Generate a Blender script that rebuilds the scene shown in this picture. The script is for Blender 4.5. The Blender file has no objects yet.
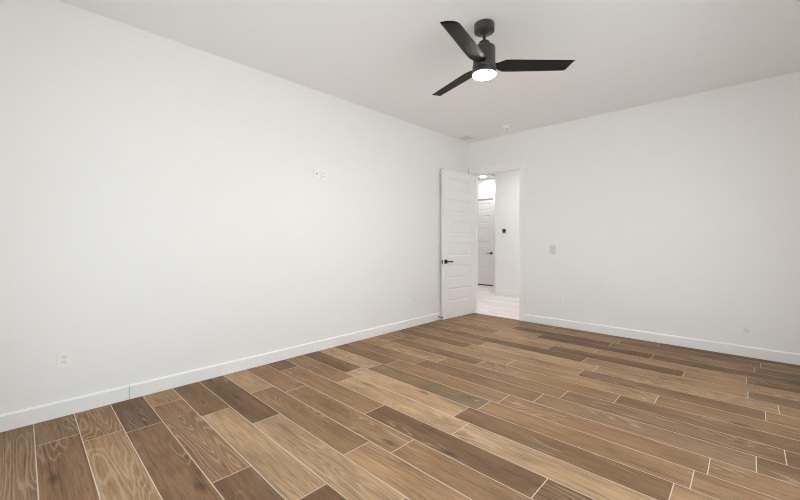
import bpy, bmesh, math, random
from mathutils import Vector, Matrix

random.seed(7)
S = bpy.context.scene
COL = S.collection

# ------------------------------------------------------------------ camera
F_PX, HORIZON = 363.6, 240.5
YAW = math.atan(348.8 / F_PX)
EYE = 1.29
cam_data = bpy.data.cameras.new('camera')
cam = bpy.data.objects.new('camera', cam_data)
COL.objects.link(cam)
cam.location = (0, 0, EYE)
cam.rotation_euler = (math.radians(90), 0, YAW)
cam_data.sensor_width = 36
cam_data.lens = 36 * F_PX / 800
cam_data.shift_y = -(250 - HORIZON) / 800
cam_data.clip_start = 0.02
S.camera = cam

# ------------------------------------------------------------------ look
S.view_settings.view_transform = 'Standard'
S.view_settings.look = 'None'
S.view_settings.gamma = 1
S.view_settings.use_curve_mapping = False
S.view_settings.exposure = -0.20
S.cycles.use_denoising = True
S.cycles.denoising_prefilter = 'ACCURATE'
S.cycles.filter_width = 1.1
S.cycles.max_bounces = 16
S.cycles.diffuse_bounces = 10
S.cycles.sample_clamp_indirect = 6

# room dimensions (metres)
XL, XR = -3.643, 0.57
YR, YB = -0.42, 5.583
H = 3.045
WT = 0.12                       # wall thickness
OX0, OX1, OZ = -3.537, -2.672, 2.458     # door opening
HX0, HX1 = -6.9, -1.4           # hallway
HY1, HY2 = 7.876, 9.169
WY0, WY1, WZ0, WZ1 = -0.2, 4.3, 0.20, 2.2     # window in the right wall
VX0, VX1, VZ0, VZ1 = -2.75, 0.15, 0.10, 2.2     # unseen glazed opening added behind the camera for fill light

# ------------------------------------------------------------------ world
SKY = 2.6
w = bpy.data.worlds.new('World')
S.world = w
w.use_nodes = True
nt = w.node_tree
nt.nodes.clear()
out = nt.nodes.new('ShaderNodeOutputWorld')
bg = nt.nodes.new('ShaderNodeBackground')
bg.inputs['Color'].default_value = (0.90, 1.0, 1.07, 1)
bg.inputs['Strength'].default_value = SKY
nt.links.new(bg.outputs[0], out.inputs[0])


def link(o, parent=None):
    COL.objects.link(o)
    if parent is not None:
        o.parent = parent
    return o


def area_light(name, loc, rot, sx, sy, power, color=(1, 1, 1), portal=False):
    d = bpy.data.lights.new(name, 'AREA')
    d.shape = 'RECTANGLE'
    d.size, d.size_y = sx, sy
    d.energy = power
    d.color = color
    o = bpy.data.objects.new(name, d)
    o.location, o.rotation_euler = loc, rot
    link(o)
    if portal:
        d.cycles.is_portal = True
    return o


area_light('window_daylight_portal', (XR + WT + 0.01, (WY0 + WY1) / 2, (WZ0 + WZ1) / 2),
           (0, math.radians(90), 0), WZ1 - WZ0, WY1 - WY0, 1, portal=True)

area_light('fill_window_daylight_portal', ((VX0 + VX1) / 2, YR - WT - 0.01, (VZ0 + VZ1) / 2),
           (math.radians(90), 0, 0), VX1 - VX0, VZ1 - VZ0, 1, portal=True)

# sun from the far side of the house: lights the patio outside, never enters the room directly
sun_d = bpy.data.lights.new('sun', 'SUN')
sun_d.energy = 16
sun_d.angle = math.radians(1.0)
sun_d.color = (0.985, 1.0, 1.0)
sun_o = bpy.data.objects.new('sun', sun_d)
sun_o.rotation_euler = Vector((0.45, -0.40, -0.85)).to_track_quat('-Z', 'Y').to_euler()
link(sun_o)

# ------------------------------------------------------------------ materials


def lin(r, g, b):
    f = lambda c: c / 12.92 if c <= 0.04045 else ((c + 0.055) / 1.055) ** 2.4
    return (f(r / 255), f(g / 255), f(b / 255), 1)


def mat(name, col, rough=0.5, spec=0.5, metal=0.0, noise=0.0, nscale=40.0, bump=0.0):
    m = bpy.data.materials.new(name)
    m.use_nodes = True
    t = m.node_tree
    b = t.nodes['Principled BSDF']
    b.inputs['Base Color'].default_value = col
    b.inputs['Roughness'].default_value = rough
    b.inputs['Specular IOR Level'].default_value = spec
    b.inputs['Metallic'].default_value = metal
    if noise or bump:
        tc = t.nodes.new('ShaderNodeTexCoord')
        nz = t.nodes.new('ShaderNodeTexNoise')
        nz.inputs['Scale'].default_value = nscale
        nz.inputs['Detail'].default_value = 4
        t.links.new(tc.outputs['Object'], nz.inputs['Vector'])
        if noise:
            mx = t.nodes.new('ShaderNodeMix')
            mx.data_type = 'RGBA'
            mx.inputs['A'].default_value = tuple(c * (1 - noise) for c in col[:3]) + (1,)
            mx.inputs['B'].default_value = tuple(min(1, c * (1 + noise)) for c in col[:3]) + (1,)
            t.links.new(nz.outputs['Fac'], mx.inputs['Factor'])
            t.links.new(mx.outputs['Result'], b.inputs['Base Color'])
        if bump:
            bp = t.nodes.new('ShaderNodeBump')
            bp.inputs['Strength'].default_value = bump
            bp.inputs['Distance'].default_value = 0.002
            t.links.new(nz.outputs['Fac'], bp.inputs['Height'])
            t.links.new(bp.outputs['Normal'], b.inputs['Normal'])
    return m


def emit(name, col, strength):
    m = bpy.data.materials.new(name)
    m.use_nodes = True
    t = m.node_tree
    t.nodes.clear()
    o = t.nodes.new('ShaderNodeOutputMaterial')
    e = t.nodes.new('ShaderNodeEmission')
    e.inputs['Color'].default_value = col
    e.inputs['Strength'].default_value = strength
    t.links.new(e.outputs[0], o.inputs[0])
    return m


M_WALL = mat('wall_paint', (0.86, 0.855, 0.842, 1), 0.85, 0.25, noise=0.008, nscale=3, bump=0.05)
M_CEIL = mat('ceiling_paint', (0.875, 0.876, 0.872, 1), 0.9, 0.2, noise=0.008, nscale=3, bump=0.05)
M_TRIM = mat('trim_paint', (0.88, 0.876, 0.863, 1), 0.42, 0.45, noise=0.006, nscale=5)
M_DOOR = mat('door_paint', (0.885, 0.88, 0.865, 1), 0.45, 0.45, noise=0.006, nscale=5)
M_GAP = mat('caulk_shadow_gap', (0.48, 0.47, 0.46, 1), 0.9)
M_BLACK = mat('satin_black_metal', (0.018, 0.017, 0.016, 1), 0.38, 0.5, noise=0.05, nscale=60)
M_FAN = mat('matte_black_fan', (0.045, 0.042, 0.038, 1), 0.42, 0.5, noise=0.06, nscale=30)
M_BLADE = mat('black_blade', (0.009, 0.0085, 0.0075, 1), 0.6, 0.22, noise=0.10, nscale=18)
M_PLATE = mat('white_plastic', (0.88, 0.872, 0.855, 1), 0.35, 0.5, noise=0.005, nscale=20)
M_PLATE_G = mat('grey_plastic', (0.70, 0.69, 0.665, 1), 0.4, 0.5, noise=0.01, nscale=20)
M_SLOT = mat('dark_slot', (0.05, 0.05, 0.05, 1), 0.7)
M_VENT = mat('vent_paint', (0.88, 0.875, 0.86, 1), 0.6, 0.4, noise=0.01, nscale=20)
M_DARK = mat('dark_recess', (0.10, 0.10, 0.10, 1), 0.8, noise=0.05)
M_LENS = emit('led_lens', (0.985, 0.975, 0.93, 1), 380.0)
M_HALL_LED = emit('hall_led', (1.0, 0.99, 0.97, 1), 14.0)
M_GROUND = mat('concrete_patio', (0.575, 0.58, 0.575, 1), 0.9, 0.2, noise=0.08, nscale=4)
M_SPACE = mat('thermostat_face', (0.022, 0.022, 0.022, 1), 0.25, 0.5, noise=0.05)

M_GLASS = bpy.data.materials.new('window_glass')
M_GLASS.use_nodes = True
_t = M_GLASS.node_tree
_t.nodes.clear()
_o = _t.nodes.new('ShaderNodeOutputMaterial')
_mx = _t.nodes.new('ShaderNodeMixShader')
_tr = _t.nodes.new('ShaderNodeBsdfTransparent')
_gl = _t.nodes.new('ShaderNodeBsdfGlossy')
_gl.inputs['Roughness'].default_value = 0.02
_mx.inputs[0].default_value = 0.06
_t.links.new(_tr.outputs[0], _mx.inputs[1])
_t.links.new(_gl.outputs[0], _mx.inputs[2])
_t.links.new(_mx.outputs[0], _o.inputs[0])


class G:
    """tiny node-graph helper"""

    def __init__(self, name):
        self.m = bpy.data.materials.new(name)
        self.m.use_nodes = True
        self.t = self.m.node_tree
        self.b = self.t.nodes['Principled BSDF']

    def n(self, kind, **kw):
        x = self.t.nodes.new(kind)
        for k, v in kw.items():
            setattr(x, k, v)
        return x

    def put(self, sock, v):
        if isinstance(v, bpy.types.NodeSocket):
            self.t.links.new(v, sock)
        else:
            sock.default_value = v

    def math(self, op, a, b=0.0, c=0.0, clamp=False):
        x = self.n('ShaderNodeMath', operation=op, use_clamp=clamp)
        self.put(x.inputs[0], a)
        self.put(x.inputs[1], b)
        if op in ('MULTIPLY_ADD', 'SMOOTH_MIN'):
            self.put(x.inputs[2], c)
        return x.outputs[0]

    def xyz(self, x, y, z):
        c = self.n('ShaderNodeCombineXYZ')
        for i, v in enumerate((x, y, z)):
            self.put(c.inputs[i], v)
        return c.outputs[0]

    def noise(self, vec, scale=1.0, detail=2.0, rough=0.5, dist=0.0):
        x = self.n('ShaderNodeTexNoise')
        self.put(x.inputs['Vector'], vec)
        x.inputs['Scale'].default_value = scale
        x.inputs['Detail'].default_value = detail
        x.inputs['Roughness'].default_value = rough
        x.inputs['Distortion'].default_value = dist
        return x.outputs['Fac']

    def smooth(self, v, a, b, lo=0.0, hi=1.0):
        x = self.n('ShaderNodeMapRange', interpolation_type='SMOOTHSTEP')
        self.put(x.inputs['Value'], v)
        x.inputs['From Min'].default_value = a
        x.inputs['From Max'].default_value = b
        x.inputs['To Min'].default_value = lo
        x.inputs['To Max'].default_value = hi
        return x.outputs['Result']

    def mix(self, f, a, b, blend='MIX'):
        x = self.n('ShaderNodeMix', data_type='RGBA', blend_type=blend)
        self.put(x.inputs['Factor'], f)
        self.put(x.inputs['A'], a)
        self.put(x.inputs['B'], b)
        return x.outputs['Result']


def wood_tile(name, knots=True, rough=0.56, contrast=1.0):
    g = G(name)
    tone = g.n('ShaderNodeAttribute', attribute_name='tone').outputs['Color']
    seed = g.n('ShaderNodeAttribute', attribute_name='seed')
    ss = g.n('ShaderNodeSeparateColor')
    g.put(ss.inputs[0], seed.outputs['Color'])
    s1, s2, s3 = ss.outputs[0], ss.outputs[1], ss.outputs[2]
    uv = g.n('ShaderNodeUVMap', uv_map='UVMap')
    su = g.n('ShaderNodeSeparateXYZ')
    g.put(su.inputs[0], uv.outputs[0])
    u = g.math('MULTIPLY_ADD', s1, 31.0, su.outputs[0])
    v = g.math('MULTIPLY_ADD', s2, 17.0, su.outputs[1])
    z = g.math('MULTIPLY', s3, 23.0)
    # growth-ring contours of a slow field stretched along the plank
    fld = g.noise(g.xyz(g.math('MULTIPLY', u, 0.85), g.math('MULTIPLY', v, 7.5), z), 1.0, 1.5, 0.4, 0.1)
    ring = g.math('SINE', g.math('MULTIPLY', fld, 120.0))
    ring_mask = g.smooth(g.noise(g.xyz(g.math('MULTIPLY', u, 1.1), g.math('MULTIPLY', v, 3.0), z), 1.0, 1.0), 0.46, 0.62)
    ring_amt = g.math('MULTIPLY', g.math('MULTIPLY', ring, ring_mask), 0.09 * contrast)
    streak = g.noise(g.xyz(g.math('MULTIPLY', u, 1.6), g.math('MULTIPLY', v, 34.0), z), 1.0, 4.0, 0.62, 0.3)
    cloud = g.noise(g.xyz(g.math('MULTIPLY', u, 2.2), g.math('MULTIPLY', v, 7.0), z), 1.0, 2.0, 0.5)
    fine = g.noise(g.xyz(g.math('MULTIPLY', u, 6.0), g.math('MULTIPLY', v, 120.0), z), 1.0, 3.0, 0.65)
    val = g.math('MULTIPLY_ADD', g.math('SUBTRACT', streak, 0.5), 0.7 * contrast, 1.0)
    val = g.math('MULTIPLY_ADD', g.math('SUBTRACT', cloud, 0.5), 0.85 * contrast, val)
    val = g.math('MULTIPLY_ADD', g.math('SUBTRACT', fine, 0.5), 1.3 * contrast, val)
    val = g.math('ADD', val, ring_amt)
    # short dark pores and longer dark strands
    pore = g.noise(g.xyz(g.math('MULTIPLY', u, 8.0), g.math('MULTIPLY', v, 190.0), g.math('ADD', z, 3.0)), 1.0, 2.0, 0.6)
    val = g.math('SUBTRACT', val, g.smooth(pore, 0.54, 0.66, 0.0, 0.26 * contrast))
    strand = g.noise(g.xyz(g.math('MULTIPLY', u, 1.3), g.math('MULTIPLY', v, 85.0), g.math('ADD', z, 7.0)), 1.0, 3.0, 0.6, 0.4)
    val = g.math('SUBTRACT', val, g.smooth(strand, 0.55, 0.70, 0.0, 0.30 * contrast))
    val = g.math('ADD', val, 0.07 * contrast)
    vv = g.xyz(val, val, val)
    col = g.mix(1.0, tone, vv, 'MULTIPLY')
    # pale cerused wash in the ring lines
    pale = g.math('MULTIPLY', g.smooth(g.math('MULTIPLY', ring, ring_mask), 0.45, 0.95), 0.22 * contrast)
    col = g.mix(pale, col, lin(205, 190, 170))
    # reddish drift
    red = g.smooth(g.noise(g.xyz(g.math('MULTIPLY', u, 1.0), g.math('MULTIPLY', v, 5.0), g.math('ADD', z, 9.0)), 1.0, 1.0), 0.5, 0.8, 0, 0.25)
    col = g.mix(red, col, g.mix(1.0, col, (1.06, 0.95, 0.89, 1), 'MULTIPLY'))
    if knots:
        vo = g.n('ShaderNodeTexVoronoi', feature='F1')
        g.put(vo.inputs['Vector'], g.xyz(g.math('MULTIPLY', u, 2.0), g.math('MULTIPLY', v, 6.0), z))
        vo.inputs['Scale'].default_value = 1.0
        wob = g.math('MULTIPLY_ADD', g.math('SUBTRACT', g.noise(g.xyz(g.math('MULTIPLY', u, 18.0), g.math('MULTIPLY', v, 50.0), z), 1.0, 2.0), 0.5), 0.14, vo.outputs['Distance'])
        k = g.smooth(wob, 0.03, 0.20, 1.0, 0.0)
        sc = g.n('ShaderNodeSeparateColor')
        g.put(sc.inputs[0], vo.outputs['Color'])
        k = g.math('MULTIPLY', k, g.smooth(sc.outputs[0], 0.60, 0.70))
        col = g.mix(g.math('MULTIPLY', k, 0.62), col, lin(52, 42, 34))
    g.put(g.b.inputs['Base Color'], col)
    g.put(g.b.inputs['Roughness'], g.math('MULTIPLY_ADD', fine, 0.16, rough - 0.08))
    g.b.inputs['Specular IOR Level'].default_value = 0.22
    bp = g.n('ShaderNodeBump')
    bp.inputs['Strength'].default_value = 0.12
    bp.inputs['Distance'].default_value = 0.001
    g.put(bp.inputs['Height'], fine)
    g.put(g.b.inputs['Normal'], bp.outputs[0])
    return g.m


M_FLOOR = wood_tile('wood_look_tile')
M_HALLFLOOR = wood_tile('pale_wood_look_tile', knots=False, contrast=0.35)
M_GROUT = mat('grout', lin(214, 203, 188), 0.9, 0.2, noise=0.06, nscale=30)

# ------------------------------------------------------------------ mesh helpers


def box(bm, x0, x1, y0, y1, z0, z1, mi=0):
    v = [bm.verts.new(p) for p in ((x0, y0, z0), (x1, y0, z0), (x1, y1, z0), (x0, y1, z0),
                                   (x0, y0, z1), (x1, y0, z1), (x1, y1, z1), (x0, y1, z1))]
    fs = []
    for q in ((3, 2, 1, 0), (4, 5, 6, 7), (0, 1, 5, 4), (1, 2, 6, 5), (2, 3, 7, 6), (3, 0, 4, 7)):
        f = bm.faces.new([v[i] for i in q])
        f.material_index = mi
        fs.append(f)
    return fs


def lathe(bm, prof, n=40, axis='Z', cap=True, c=(0, 0, 0), mi=0):
    """revolve (r, h) profile"""
    rings = []
    for r, h in prof:
        ring = []
        for i in range(n):
            a = 2 * math.pi * i / n
            if axis == 'Z':
                p = (c[0] + r * math.cos(a), c[1] + r * math.sin(a), c[2] + h)
            elif axis == 'Y':
                p = (c[0] + r * math.cos(a), c[1] + h, c[2] + r * math.sin(a))
            else:
                p = (c[0] + h, c[1] + r * math.cos(a), c[2] + r * math.sin(a))
            ring.append(bm.verts.new(p))
        rings.append(ring)
    for a, b in zip(rings, rings[1:]):
        for i in range(n):
            f = bm.faces.new((a[i], a[(i + 1) % n], b[(i + 1) % n], b[i]))
            f.smooth = True
            f.material_index = mi
    if cap:
        for ring in (rings[0], rings[-1]):
            f = bm.faces.new(ring)
            f.material_index = mi


def build(name, bm, mats, parent=None, loc=None, rotz=None, bevel=0.0, smooth=False):
    bmesh.ops.recalc_face_normals(bm, faces=bm.faces)
    me = bpy.data.meshes.new(name)
    bm.to_mesh(me)
    bm.free()
    for m in (mats if isinstance(mats, (list, tuple)) else [mats]):
        me.materials.append(m)
    o = bpy.data.objects.new(name, me)
    link(o, parent)
    if loc is not None:
        o.location = loc
    if rotz is not None:
        o.rotation_euler[2] = rotz
    if bevel:
        b = o.modifiers.new('bevel', 'BEVEL')
        b.width, b.segments = bevel, 2
        b.limit_method = 'ANGLE'
        b.harden_normals = False
    return o


def tag(o, label, cat, group=None):
    o['label'], o['category'] = label, cat
    if group:
        o['group'] = group
    return o


def struct(o, label=None, cat=None):
    o['kind'] = 'structure'
    if label:
        o['label'], o['category'] = label, cat
    return o


def empty(name, loc, rotz=0.0):
    o = bpy.data.objects.new(name, None)
    o.empty_display_size = 0.1
    o.location = loc
    o.rotation_euler[2] = rotz
    return link(o)


def rbox(bm, x0, x1, y0, y1, z0, z1, bev=0.002, seg=2):
    fs = box(bm, x0, x1, y0, y1, z0, z1)
    es = list({e for f in fs for e in f.edges})
    bmesh.ops.bevel(bm, geom=es, offset=bev, segments=seg, affect='EDGES', profile=0.5)


# ------------------------------------------------------------------ floor of wood-look planks
ROW, LEN, Y00 = 0.213, 1.2755, 0.061
TONES = {'D': lin(113, 86, 62), 'M': lin(140, 109, 79), 'L': lin(168, 138, 106),
         'd': lin(126, 96, 69), 'l': lin(153, 122, 90), 'G': lin(122, 100, 74),
         'R': lin(140, 107, 79), 'g': lin(138, 111, 84)}
# first joint from the left wall, then the tone of every plank from the wall outwards
ROWS = {
    -3: (-2.70, 'MlMdM'), -2: (-3.20, 'dMlMM'), -1: (-2.45, 'gMMlM'),
    0: (-3.224, 'gdMlM'), 1: (-3.078, 'MlMMd'), 2: (-3.014, 'DdMMl'), 3: (-3.334, 'lRDMM'),
    4: (-2.892, 'dLDMM'), 5: (-2.520, 'DLMdM'), 6: (-3.033, 'LMlMd'), 7: (-2.843, 'RMMlM'),
    8: (-3.337, 'DMDDM'), 9: (-2.700, 'MLLMd'), 10: (-2.838, 'DLdlM'), 11: (-2.772, 'LGMMd'),
    12: (-2.716, 'dMRMM'), 13: (-2.520, 'Mdgdl'), 14: (-2.393, 'lMdDM'), 15: (-3.325, 'MdMdM'),
    16: (-3.092, 'MllMd'), 17: (-2.462, 'dldMM'), 18: (-2.386, 'MLlMM'), 19: (-2.556, 'dDlGM'),
    20: (-3.006, 'MlDlM'), 21: (-2.567, 'MLldM'), 22: (-3.325, 'MlDDd'), 23: (-2.512, 'lDMGM'),
    24: (-2.462, 'MldMd'), 25: (-3.355, 'dMMDd'),
}


def planks(name, rows, x0, x1, y0, y1, mats, gap=0.0024, jitter=0.05):
    bm = bmesh.new()
    uvl = bm.loops.layers.uv.new('UVMap')
    tl = bm.loops.layers.float_color.new('tone')
    sl = bm.loops.layers.float_color.new('seed')
    for (ya, yb, xa, xb, fx, fy, tone) in rows:
        xa2, xb2, ya2, yb2 = max(xa + gap, x0), min(xb - gap, x1), max(ya + gap, y0), min(yb - gap, y1)
        if xb2 - xa2 < 0.004 or yb2 - ya2 < 0.004:
            continue
        sd = (random.random(), random.random(), random.random(), 1)
        k = 1 + random.uniform(-jitter, jitter)
        tc = (tone[0] * k, tone[1] * k, tone[2] * k, 1)
        f = bm.faces.new([bm.verts.new(p) for p in ((xa2, ya2, 0), (xb2, ya2, 0), (xb2, yb2, 0), (xa2, yb2, 0))])
        for l in f.loops:
            l[uvl].uv = (l.vert.co.x - fx, l.vert.co.y - fy)
            l[tl] = tc
            l[sl] = sd
    # grout bed and slab below
    for f in box(bm, x0, x1, y0, y1, -0.12, -0.0008, 1):
        for l in f.loops:
            l[tl] = (0.5, 0.5, 0.5, 1)
            l[sl] = (0, 0, 0, 1)
    me = bpy.data.meshes.new(name)
    bm.to_mesh(me)
    bm.free()
    for m in mats:
        me.materials.append(m)
    o = bpy.data.objects.new(name, me)
    return link(o)


rows = []
for k, (j, tones) in ROWS.items():
    ya, yb = Y00 + ROW * k, Y00 + ROW * (k + 1)
    xs = [j - LEN + LEN * i for i in range(6)]
    for i in range(5):
        rows.append((ya, yb, xs[i], xs[i + 1], xs[i], ya, TONES[tones[i]]))
struct(planks('floor', rows, XL, XR, YR, YB + 0.012, [M_FLOOR, M_GROUT]),
       'brown wood-look plank tile floor with pale grout lines', 'floor')

rows = []
pale = lin(243, 236, 233)
y = YB + 0.016
k = 0
while y < HY2:
    x = HX0 - random.random() * LEN
    while x < HX1:
        rows.append((y, y + ROW, x, x + LEN, x, y, pale))
        x += LEN
    y += ROW
struct(planks('hallway_floor', rows, HX0, HX1, YB + 0.016, HY2, [M_HALLFLOOR, M_GROUT], jitter=0.06),
       'pale floor of the hallway beyond the open door', 'floor')

# ------------------------------------------------------------------ walls and ceiling
bm = bmesh.new()
box(bm, XL - WT, XL, YR - WT, YB + WT, -0.12, H)
struct(build('wall_left', bm, M_WALL), 'long bare white wall at the left of the room', 'wall')

bm = bmesh.new()
box(bm, XL, OX0, YB, YB + WT, -0.0005, H)
box(bm, OX0, OX1, YB, YB + WT, OZ, H)
box(bm, OX1, XR + WT, YB, YB + WT, -0.12, H)
struct(build('wall_back', bm, M_WALL), 'white wall with the doorway at the back of the room', 'wall')

bm = bmesh.new()
box(bm, XR, XR + WT, YR - WT, WY0, -0.12, H)
box(bm, XR, XR + WT, WY1, YB, -0.12, H)
box(bm, XR, XR + WT, WY0, WY1, -0.12, WZ0)
box(bm, XR, XR + WT, WY0, WY1, WZ1, H)
struct(build('wall_right', bm, M_WALL), 'white wall with a wide window, beside the camera', 'wall')

bm = bmesh.new()
box(bm, XL, VX0, YR - WT, YR, -0.12, H)
box(bm, VX1, XR, YR - WT, YR, -0.12, H)
box(bm, VX0, VX1, YR - WT, YR, -0.12, VZ0)
box(bm, VX0, VX1, YR - WT, YR, VZ1, H)
struct(build('wall_front', bm, M_WALL), 'white wall behind the camera', 'wall')

bm = bmesh.new()
box(bm, XL - WT, XR + WT, YR - WT, YB + WT, H, H + 0.1)
struct(build('ceiling', bm, M_CEIL), 'flat pale ceiling of the room', 'ceiling')

# hallway shell
bm = bmesh.new()
box(bm, HX0 - WT, XL - WT, YB + WT, HY2 + WT, H, H + 0.1)
box(bm, XL - WT, HX1 + WT, YB + WT, HY2 + WT, H, H + 0.1)
struct(build('hallway_ceiling', bm, M_CEIL), 'white hallway ceiling seen through the doorway', 'ceiling')
FX0, FX1, FZ = -6.03, -5.165, 2.475          # far door opening
bm = bmesh.new()
box(bm, HX0 - WT, FX0, HY2, HY2 + WT, -0.12, H)
box(bm, FX1, -4.39, HY2, HY2 + WT, -0.12, H)
box(bm, FX0, FX1, HY2, HY2 + WT, FZ, H)
box(bm, HX0 - WT, FX1, HY2 + WT, HY2 + WT + 0.02, -0.12, H)
struct(build('hallway_wall', bm, M_WALL), 'far white hallway wall around the distant door', 'wall')
bm = bmesh.new()
box(bm, -4.39, HX1, HY1, HY2 + WT, -0.0005, H)
struct(build('hallway_partition_wall', bm, M_WALL), 'nearer white hallway wall carrying the thermostat', 'wall')
bm = bmesh.new()
box(bm, HX0 - WT, HX0, YB, HY2, -0.12, H)
box(bm, HX0, XL - WT, YB, YB + WT, -0.12, H)
box(bm, HX1, HX1 + WT, YB + WT, HY2 + WT, -0.12, H)
struct(build('hallway_side_wall', bm, M_WALL), 'hallway side walls beyond the doorway', 'wall')

# ------------------------------------------------------------------ baseboards
BH, BT = 0.115, 0.016


def board(bm, p0, p1, nrm, z0=0.0003, h=BH, t=BT):
    """baseboard run from p0 to p1 standing off a wall along nrm, eased top edge"""
    prof = [(0, z0), (t, z0), (t, h - 0.012), (t * 0.72, h - 0.004), (t * 0.45, h), (0, h)]
    rings = []
    for p in (p0, p1):
        rings.append([bm.verts.new((p[0] + nrm[0] * a, p[1] + nrm[1] * a, b)) for a, b in prof])
    n = len(prof)
    for i in range(n):
        bm.faces.new((rings[0][i], rings[0][(i + 1) % n], rings[1][(i + 1) % n], rings[1][i]))
    bm.faces.new(rings[0][::-1])
    bm.faces.new(rings[1])


bm = bmesh.new()
board(bm, (XL, YR), (XL, 0.6070), (1, 0))
board(bm, (XL, 0.6105), (XL, YB - 0.019), (1, 0))
box(bm, XL, XL + BT * 0.5, 0.6068, 0.6107, 0.0005, BH - 0.012, 1)
struct(build('baseboard_left', bm, [M_TRIM, M_GAP]), 'white baseboard along the left wall with one butt joint', 'baseboard')
bm = bmesh.new()
board(bm, (OX1 + 0.1085, YB), (XR - BT, YB), (0, -1))
struct(build('baseboard_back', bm, M_TRIM), 'white baseboard along the back wall right of the doorway', 'baseboard')
bm = bmesh.new()
board(bm, (XR, YR), (XR, YB), (-1, 0))
struct(build('baseboard_right', bm, M_TRIM), 'white baseboard along the window wall', 'baseboard')
bm = bmesh.new()
board(bm, (-4.39, HY1), (HX1, HY1), (0, -1))
board(bm, (-4.39, HY1 - BT), (-4.39, HY2), (-1, 0))
board(bm, (FX1 + 0.09, HY2), (-4.39 - BT, HY2), (0, -1))
struct(build('hallway_baseboard', bm, M_TRIM), 'white baseboard wrapping the hallway wall corner', 'baseboard')

# ------------------------------------------------------------------ door casing (trim)
CT = 0.018
bm = bmesh.new()
CW = 0.108
box(bm, OX1, OX1 + CW, YB - CT, YB, 0.0005, OZ)                      # right leg
box(bm, XL + 0.012, OX0, YB - CT, YB, 0.0005, OZ)                    # left leg
box(bm, XL + 0.012, OX1 + CW, YB - CT, YB, OZ, OZ + 0.105)           # head
# jamb lining and stop
JT = 0.006
box(bm, OX0, OX0 + JT, YB - 0.001, YB + WT + 0.001, 0.0005, OZ)
box(bm, OX1 - JT, OX1, YB - 0.001, YB + WT + 0.001, 0.0005, OZ)
box(bm, OX0 + JT, OX1 - JT, YB - 0.001, YB + WT + 0.001, OZ - JT, OZ)
box(bm, OX0 + JT, OX0 + JT + 0.01, YB + 0.045, YB + 0.075, 0.0005, OZ - JT)
box(bm, OX1 - JT - 0.01, OX1 - JT, YB + 0.045, YB + 0.075, 0.0005, OZ - JT)
box(bm, XL + 0.0003, XL + 0.0115, YB - 0.006, YB - 0.0003, 0.12, OZ + 0.120, 1)          # dark strip painted as the shadow in the gap beside the casing
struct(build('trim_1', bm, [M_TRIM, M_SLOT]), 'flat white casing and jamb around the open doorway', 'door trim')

bm = bmesh.new()
FW = 0.09
box(bm, FX1 - 0.004, FX1 + FW, HY2 - CT, HY2, 0.0005, FZ)
box(bm, FX0 - FW, FX0 + 0.004, HY2 - CT, HY2, 0.0005, FZ)
box(bm, FX0 - FW, FX1 + FW, HY2 - CT, HY2, FZ, FZ + FW)
struct(build('trim_2', bm, M_TRIM, bevel=0.0015), 'white casing around the distant hallway door', 'door trim')

# ------------------------------------------------------------------ doors


def door_mesh(bm, Wd, Hd, T, panels, sw):
    """leaf in local X (0..Wd), Y (0..T), Z; six recessed panels on both faces"""
    def face_side(y, out):
        def q(a, b, c, d):
            bm.faces.new([bm.verts.new(p) for p in (a, b, c, d)])
        zs = [0.0]
        for a, b in panels:
            zs += [a, b]
        zs.append(Hd)
        q((0, y, 0), (sw, y, 0), (sw, y, Hd), (0, y, Hd))
        q((Wd - sw, y, 0), (Wd, y, 0), (Wd, y, Hd), (Wd - sw, y, Hd))
        for i in range(0, len(zs), 2):
            q((sw, y, zs[i]), (Wd - sw, y, zs[i]), (Wd - sw, y, zs[i + 1]), (sw, y, zs[i + 1]))
        for a, b in panels:
            # sticking, flat and slightly raised field
            prev = None
            for ins, dep in ((0, 0), (0.003, 0.004), (0.013, 0.010), (0.026, 0.010), (0.044, 0.004)):
                r = [(sw + ins, a + ins), (Wd - sw - ins, a + ins), (Wd - sw - ins, b - ins), (sw + ins, b - ins)]
                ring = [(x, y - out * dep, z) for x, z in r]
                if prev:
                    for i in range(4):
                        q(prev[i], prev[(i + 1) % 4], ring[(i + 1) % 4], ring[i])
                prev = ring
            q(*prev)
    face_side(0, -1)
    face_side(T, 1)
    def e(p):
        bm.faces.new([bm.verts.new(x) for x in p])
    e(((0, 0, 0), (0, T, 0), (0, T, Hd), (0, 0, Hd)))
    e(((Wd, 0, 0), (Wd, T, 0), (Wd, T, Hd), (Wd, 0, Hd)))
    e(((0, 0, Hd), (Wd, 0, Hd), (Wd, T, Hd), (0, T, Hd)))
    e(((0, 0, 0), (Wd, 0, 0), (Wd, T, 0), (0, T, 0)))
    bmesh.ops.remove_doubles(bm, verts=bm.verts, dist=0.0001)


def lever_set(parent, x, z, ysurf, out, dirx, black=M_BLACK):
    """square rose with a straight lever; out = +1/-1 along local Y, dirx = lever direction"""
    bm = bmesh.new()
    a, b = sorted((ysurf, ysurf + out * 0.010))
    rbox(bm, x - 0.033, x + 0.033, a, b, z - 0.033, z + 0.033, 0.0025)
    rose = build('door_handle', bm, black, parent)
    bm = bmesh.new()
    lathe(bm, [(0.012, 0), (0.012, out * 0.045)], 20, 'Y', c=(x, ysurf + out * 0.010, z))
    y0, y1 = sorted((ysurf + out * 0.044, ysurf + out * 0.060))
    x0, x1 = sorted((x - dirx * 0.012, x + dirx * 0.125))
    rbox(bm, x0, x1, y0, y1, z - 0.010, z + 0.010, 0.003)
    build('lever', bm, black, rose)
    return rose


PANELS = [(0.268, 0.498), (0.645, 0.875), (1.015, 1.245), (1.378, 1.608), (1.735, 1.965), (2.095, 2.315)]

# open door: hinge on the left jamb, swung into the room a little past square
DW, DH, DT = 0.842, 2.438, 0.036
bm = bmesh.new()
door_mesh(bm, DW, DH, DT, PANELS, 0.125)
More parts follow.
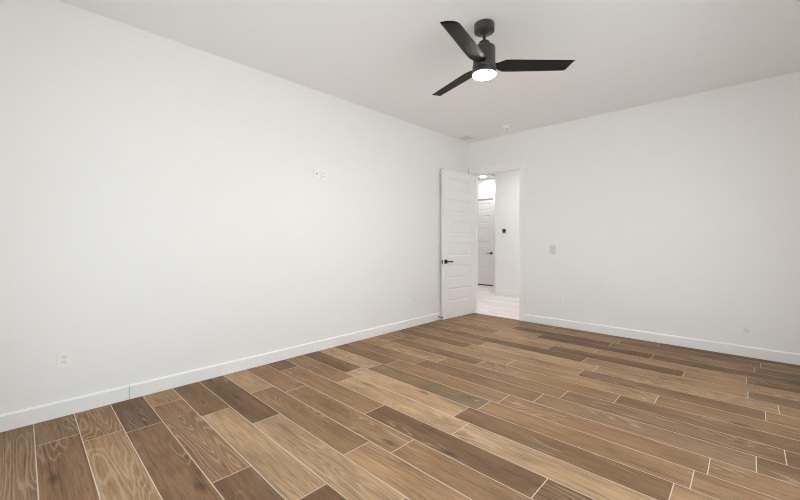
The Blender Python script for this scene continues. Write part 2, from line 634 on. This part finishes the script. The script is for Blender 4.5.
# local X runs from hinge to free edge, local +Y is the face seen from the room
SW = math.radians(4.2)
door = build('door_1', bm, M_DOOR)
door.matrix_world = Matrix((
    (-math.sin(SW), math.cos(SW), 0, -3.536),
    (-math.cos(SW), -math.sin(SW), 0, 5.5605),
    (0, 0, 1, 0.009), (0, 0, 0, 1)))
struct(door, 'white six-panel door standing open against the left wall', 'door')
lever_set(door, DW - 0.062, 0.937, DT, 1, -1)
# lever on the wall side (its rose and spindle show past the edge)
lever_set(door, DW - 0.062, 0.937, 0.0, -1, -1)
bm = bmesh.new()
rbox(bm, DW - 0.001, DW + 0.0015, 0.006, DT - 0.006, 0.905, 0.965, 0.0006)
rbox(bm, DW, DW + 0.010, 0.012, DT - 0.012, 0.925, 0.945, 0.001)
build('latch_plate', bm, M_BLACK, door)
for hz in (0.25, 1.22, 2.19):
    bm = bmesh.new()
    lathe(bm, [(0.006, -0.045), (0.006, 0.045)], 14, 'Z', c=(-0.004, -0.004, hz))
    build('hinge', bm, M_BLACK, door)

# distant closed door
bm = bmesh.new()
W2 = FX1 - FX0 - 0.008
door_mesh(bm, W2, 2.432, DT, PANELS, 0.125)
door2 = build('door_2', bm, M_DOOR, loc=(FX0 + 0.004, HY2 + 0.012, 0.036))
struct(door2, 'distant closed white six-panel door at the end of the hallway', 'door')
lever_set(door2, W2 - 0.066, 0.895, 0.0, -1, -1)
bm = bmesh.new()
box(bm, FX0 + 0.001, FX1 - 0.001, HY2 + 0.004, HY2 + 0.06, 0.0005, 0.034)
build('threshold', bm, M_DARK, trim2 := bpy.data.objects['trim_2'])

# ------------------------------------------------------------------ window in the right wall (lights the room)
bm = bmesh.new()
fw = 0.05
x0, x1 = XR + 0.04, XR + 0.10
box(bm, x0, x1, WY0, WY1, WZ0, WZ0 + fw)
box(bm, x0, x1, WY0, WY1, WZ1 - fw, WZ1)
box(bm, x0, x1, WY0, WY0 + fw, WZ0 + fw, WZ1 - fw)
box(bm, x0, x1, WY1 - fw, WY1, WZ0 + fw, WZ1 - fw)
ym = (WY0 + WY1) / 2
box(bm, x0, x1, ym - fw / 2, ym + fw / 2, WZ0 + fw, WZ1 - fw)
win = struct(build('window_1', bm, M_TRIM), 'wide white-framed window in the wall beside the camera', 'window')
for a, b in ((WY0 + fw, ym - fw / 2), (ym + fw / 2, WY1 - fw)):
    bm = bmesh.new()
    box(bm, XR + 0.068, XR + 0.072, a, b, WZ0 + fw, WZ1 - fw)
    build('pane', bm, M_GLASS, win)
bm = bmesh.new()  # added glazing, out of view, fills the back wall with daylight
ya, yb = YR - 0.10, YR - 0.04
xm = (VX0 + VX1) / 2
box(bm, VX0, VX1, ya, yb, VZ0, VZ0 + fw)
box(bm, VX0, VX1, ya, yb, VZ1 - fw, VZ1)
for a, b in ((VX0, VX0 + fw), (xm - fw / 2, xm + fw / 2), (VX1 - fw, VX1)):
    box(bm, a, b, ya, yb, VZ0 + fw, VZ1 - fw)
win = struct(build('fill_window', bm, M_TRIM), 'wide glazed opening added behind the camera as fill light', 'window')
for a, b in ((VX0 + fw, xm - fw / 2), (xm + fw / 2, VX1 - fw)):
    bm = bmesh.new()
    box(bm, a, b, YR - 0.072, YR - 0.068, VZ0 + fw, VZ1 - fw)
    build('pane', bm, M_GLASS, win)
bm = bmesh.new()
box(bm, XL - 10, XR + WT, -14, YR - WT, -0.30, -0.15)
box(bm, XR + WT, XR + 14, -14, 14, -0.30, -0.15)
struct(build('ground', bm, M_GROUND), 'paved ground outside the window', 'ground')

# ------------------------------------------------------------------ ceiling fan
FANX, FANY = -1.550, 2.604
fan = empty('ceiling_fan', (FANX, FANY, H))
tag(fan, 'black three-blade ceiling fan with a lit white lamp, hung from the ceiling', 'ceiling fan')
bm = bmesh.new()
lathe(bm, [(0.078, -0.0005), (0.081, -0.004), (0.081, -0.056), (0.080, -0.061), (0.077, -0.063), (0.040, -0.063)], 48)
build('canopy', bm, M_FAN, fan)
bm = bmesh.new()
lathe(bm, [(0.050, -0.0625), (0.050, -0.068), (0.034, -0.074), (0.022, -0.080), (0.014, -0.081)], 32)
build('hanger_cap', bm, M_BLACK, fan)
bm = bmesh.new()
lathe(bm, [(0.0125, -0.07), (0.0125, -0.17)], 24)
build('downrod', bm, M_FAN, fan)
bm = bmesh.new()
lathe(bm, [(0.020, -0.141), (0.038, -0.143), (0.043, -0.148), (0.043, -0.186)], 40)
build('coupling_cover', bm, M_FAN, fan)
bm = bmesh.new()
lathe(bm, [(0.043, -0.182), (0.070, -0.184), (0.083, -0.190), (0.088, -0.202), (0.088, -0.320), (0.088, -0.335)], 56)
build('motor_housing', bm, M_FAN, fan)
bm = bmesh.new()
lathe(bm, [(0.092, -0.333), (0.094, -0.337), (0.094, -0.360), (0.092, -0.364)], 56)
build('blade_hub', bm, M_FAN, fan)
bm = bmesh.new()
lathe(bm, [(0.088, -0.362), (0.0945, -0.366), (0.0950, -0.404), (0.093, -0.408), (0.089, -0.408)], 56)
ring = build('light_ring', bm, M_FAN, fan)
bm = bmesh.new()
lathe(bm, [(0.0895, -0.402), (0.0895, -0.413), (0.080, -0.420), (0.055, -0.425), (0.02, -0.4275)], 56)
lens = build('lamp_lens', bm, M_LENS, fan)
lens['label'] = 'glowing white round lamp lens'


def blade(az):
    bm = bmesh.new()
    st = []
    R0, R1 = 0.085, 0.705
    N = 26
    for i in range(N + 1):
        t = i / N
        r = R0 + (R1 - R0) * t
        # half widths towards both edges
        root = min(1.0, max(0.0, (r - 0.085) / 0.085))
        root = root * root * (3 - 2 * root)
        wl = 0.036 + (0.066 - 0.036) * root            # trailing (-p) edge
        wr = 0.034 + (0.068 - 0.034) * root
        taper = 1 - 0.14 * max(0, (t - 0.25)) / 0.75
        wl *= taper * 1.09
        wr *= taper * 1.09
        pitch = math.radians(-11.5) * (0.45 + 0.55 * root)
        st.append((r, wl, wr, pitch))
    rings = []
    th = 0.0045
    for (r, wl, wr, pt) in st:
        tip = max(0.0, (r - 0.64) / (R1 - 0.64))
        ring = []
        M = 9
        pts = []
        for j in range(M + 1):
            s = -1 + 2 * j / M
            p = (s * wr if s > 0 else s * wl)
            # raked tip: the +p corner is rounded off
            rr = r - tip * (0.026 * (s + 1) / 2 + 0.012 * max(0, s) ** 5)
            hh = th * math.sqrt(max(0.02, 1 - s * s * 0.96))
            camber = 0.006 * (1 - s * s)
            pts.append((rr, p, hh, camber))
        top = [(rr, p * math.cos(pt) - (c + hh) * math.sin(pt), p * math.sin(pt) + (c + hh) * math.cos(pt)) for rr, p, hh, c in pts]
        bot = [(rr, p * math.cos(pt) - (c - hh) * math.sin(pt), p * math.sin(pt) + (c - hh) * math.cos(pt)) for rr, p, hh, c in pts]
        ring = [bm.verts.new(q) for q in top + bot[::-1]]
        rings.append(ring)
    n = len(rings[0])
    for a, b in zip(rings, rings[1:]):
        for i in range(n):
            f = bm.faces.new((a[i], a[(i + 1) % n], b[(i + 1) % n], b[i]))
            f.smooth = True
    bm.faces.new(rings[0][::-1])
    bm.faces.new(rings[-1])
    o = build('blade', bm, M_BLADE, fan)
    o.location = (0, 0, -0.337)
    o.rotation_euler[2] = math.radians(az)
    return o


for az in (43.0, -78.0, 162.5):
    blade(az)

# ------------------------------------------------------------------ smoke detector and ceiling registers
sd = empty('smoke_detector', (-2.677, 5.165, H))
tag(sd, 'small round white smoke detector on the ceiling near the back wall', 'smoke detector')
bm = bmesh.new()
lathe(bm, [(0.066, -0.0005), (0.066, -0.010), (0.062, -0.013)], 40)
build('mounting_base', bm, M_PLATE, sd)
bm = bmesh.new()
lathe(bm, [(0.056, -0.012), (0.058, -0.020), (0.052, -0.036), (0.040, -0.041)], 40)
build('body', bm, M_PLATE, sd)
bm = bmesh.new()
lathe(bm, [(0.011, -0.040), (0.011, -0.043)], 20)
build('test_button', bm, M_DARK, sd)['label'] = 'dark test button'


def register(name, x0, x1, y0, y1, n, m_frame, m_slat, m_back, label, cat):
    cx, cy = (x0 + x1) / 2, (y0 + y1) / 2
    r = empty(name, (cx, cy, H))
    tag(r, label, cat)
    a, b = (x1 - x0) / 2, (y1 - y0) / 2
    bm = bmesh.new()
    f = 0.022
    box(bm, -a, a, -b, -b + f, -0.008, -0.0003)
    box(bm, -a, a, b - f, b, -0.008, -0.0003)
    box(bm, -a, -a + f, -b + f, b - f, -0.008, -0.0003)
    box(bm, a - f, a, -b + f, b - f, -0.008, -0.0003)
    build('frame', bm, m_frame, r, bevel=0.002)
    bm = bmesh.new()
    box(bm, -a + f, a - f, -b + f, b - f, -0.0016, -0.0004)
    build('backing', bm, m_back, r)
    bm = bmesh.new()
    for i in range(n):
        yy = -b + f + (2 * b - 2 * f) * (i + 0.5) / n
        h = (2 * b - 2 * f) / n * 0.40
        v = [bm.verts.new(p) for p in ((-a + f, yy - h, -0.0018), (a - f, yy - h, -0.0018), (a - f, yy + h, -0.0075), (-a + f, yy + h, -0.0075),
                                       (-a + f, yy - h, -0.0028), (a - f, yy - h, -0.0028), (a - f, yy + h, -0.0085), (-a + f, yy + h, -0.0085))]
        for q in ((0, 1, 2, 3), (7, 6, 5, 4), (0, 4, 5, 1), (1, 5, 6, 2), (2, 6, 7, 3), (3, 7, 4, 0)):
            bm.faces.new([v[k] for k in q])
    build('louvers', bm, m_slat, r)
    return r


M_SLAT = mat('vent_slat', (0.74, 0.73, 0.71, 1), 0.6, 0.3, noise=0.01)
M_BACK = mat('vent_throat', (0.62, 0.61, 0.59, 1), 0.8, noise=0.02)
register('ceiling_vent', -3.600, -3.357, 5.135, 5.372, 9, M_VENT, M_SLAT, M_BACK,
         'square white air vent flush in the ceiling corner above the door', 'air vent')
register('ceiling_vent.001', -4.98, -4.62, 8.52, 8.80, 8, M_DARK, M_SLAT, M_SLOT,
         'dark vent on the hallway ceiling beside the recessed light', 'air vent')

# hallway recessed light


def downlight(loc, label, power):
    r = empty('recessed_light', loc)
    tag(r, label, 'ceiling light')
    bm = bmesh.new()
    lathe(bm, [(0.082, -0.0004), (0.098, -0.003), (0.100, -0.0004)], 40, cap=False)
    build('trim_ring', bm, M_PLATE, r)
    bm = bmesh.new()
    lathe(bm, [(0.084, -0.0006), (0.084, -0.0026), (0.05, -0.0036)], 40)
    build('diffuser', bm, M_HALL_LED, r)
    d = bpy.data.lights.new('recessed_lamp', 'AREA')
    d.shape, d.size, d.energy = 'DISK', 0.16, power
    d.color = (0.97, 0.985, 1.0)
    lo = bpy.data.objects.new('recessed_lamp', d)
    link(lo, r)
    lo.location = (0, 0, -0.010)
    return r


downlight((-5.26, 8.765, H), 'bright recessed hallway ceiling light in front of the distant door', 9)
downlight((-3.3, 6.75, H), 'unseen recessed light added outside the doorway to brighten the hallway', 24)  # extra fixture, out of view, added to light the hallway wall

# ------------------------------------------------------------------ wall plates
ROTL = math.radians(90)            # local -Y faces into the room from the left wall


def plate_base(name, loc, rot, wd, ht, m=M_PLATE, pname='cover_plate'):
    r = empty(name, loc, rot)
    bm = bmesh.new()
    rbox(bm, -wd / 2, wd / 2, -0.0065, -0.0003, -ht / 2, ht / 2, 0.0025)
    build(pname, bm, m, r)
    return r


def outlet(loc, rot, wd, ht, label, group=None, m=M_PLATE):
    r = plate_base('wall_outlet', loc, rot, wd, ht, m)
    tag(r, label, 'outlet', group)
    for s in (-1, 1):
        zc = s * ht * 0.155
        bm = bmesh.new()
        rbox(bm, -0.0165, 0.0165, -0.0085, -0.0060, zc - 0.0145, zc + 0.0145, 0.001)
        rec = build('receptacle', bm, m, r)
        bm = bmesh.new()
        for xx in (-0.0065, 0.0065):
            box(bm, xx - 0.0016, xx + 0.0016, -0.0090, -0.0083, zc - 0.001, zc + 0.0075)
        lathe(bm, [(0.0026, -0.0090), (0.0026, -0.0083)], 12, 'Y', c=(0, 0, zc - 0.0078))
        build('slots', bm, M_SLOT, rec)
    bm = bmesh.new()
    lathe(bm, [(0.0032, -0.0078), (0.0032, -0.0060)], 14, 'Y')
    build('screw', bm, m, r)
    return r


outlet((XL, 0.2205, 0.4145), ROTL, 0.085, 0.127, 'white double outlet low on the left wall, nearest the camera')
outlet((XL, 4.118, 0.4136), ROTL, 0.076, 0.120, 'faint white outlet low on the left wall, near the open door')
outlet((-2.033, YB, 0.412), 0.0, 0.076, 0.125, 'white outlet low on the back wall, below the light switch')
outlet((XL, 2.4900, 2.066), ROTL, 0.077, 0.122, 'blank-looking white outlet high on the left wall, right of the cable plate')

cp = plate_base('cable_wall_plate', (XL, 2.388, 2.069), ROTL, 0.079, 0.116)
tag(cp, 'white cable plate with a dark centre jack, high on the left wall', 'wall plate')
bm = bmesh.new()
lathe(bm, [(0.0075, -0.0062), (0.0075, -0.0075), (0.0052, -0.0078), (0.0052, -0.0150), (0.003, -0.0155)], 18, 'Y')
build('jack', bm, M_BLACK, cp)['label'] = 'small dark cable jack'
for s in (-1, 1):
    bm = bmesh.new()
    lathe(bm, [(0.0032, -0.0075), (0.0032, -0.0060)], 12, 'Y', c=(0, 0, s * 0.042))
    build('screw', bm, M_PLATE, cp)

sw = plate_base('light_switch', (-2.1466, YB, 1.150), 0.0, 0.087, 0.133, M_PLATE_G)
tag(sw, 'grey light switch on the back wall, right of the doorway', 'light switch')
bm = bmesh.new()
rbox(bm, -0.017, 0.017, -0.0105, -0.0060, -0.034, 0.034, 0.0015)
build('rocker', bm, M_PLATE_G, sw)

cv = empty('cover_disc', (-0.0185, YB, 0.302))
tag(cv, 'small pale grey round cover low at the right end of the back wall', 'wall cover')
bm = bmesh.new()
lathe(bm, [(0.027, -0.0003), (0.027, -0.0015), (0.022, -0.0035), (0.006, -0.004)], 30, 'Y')
build('disc', bm, mat('pale_grey_plastic', (0.80, 0.79, 0.77, 1), 0.5, noise=0.01), cv)
bm = bmesh.new()
lathe(bm, [(0.004, -0.0038), (0.003, -0.0055)], 14, 'Y')
build('screw', bm, M_PLATE_G, cv)

# thermostat in the hallway
th = empty('thermostat', (-4.1505, HY1, 1.520))
tag(th, 'small black thermostat on the hallway wall seen through the doorway', 'thermostat')
bm = bmesh.new()
rbox(bm, -0.046, 0.046, -0.008, -0.0003, -0.046, 0.046, 0.003)
build('wall_bracket', bm, M_PLATE, th)
bm = bmesh.new()
fs = box(bm, -0.040, 0.040, -0.026, -0.0078, -0.046, 0.040)
es = [e for f in fs for e in f.edges if abs(e.verts[0].co.y - e.verts[1].co.y) > 0.01]
bmesh.ops.bevel(bm, geom=list(set(es)), offset=0.016, segments=5, affect='EDGES', profile=0.5)
build('screen', bm, M_SPACE, th)

# door stop on the baseboard behind the door
ds = empty('door_stop', (XL + BT, 4.690, 0.052))
tag(ds, 'short black door stop on the left baseboard beside the open door', 'door stop')
bm = bmesh.new()
lathe(bm, [(0.012, 0.0002), (0.012, 0.004), (0.008, 0.008)], 20, 'X')
build('base', bm, M_BLACK, ds)
bm = bmesh.new()
lathe(bm, [(0.0048, 0.006), (0.0048, 0.062)], 16, 'X')
build('rod', bm, M_BLACK, ds)
bm = bmesh.new()
lathe(bm, [(0.008, 0.060), (0.009, 0.064), (0.009, 0.076), (0.006, 0.079)], 20, 'X')
build('bumper', bm, M_BLACK, ds)
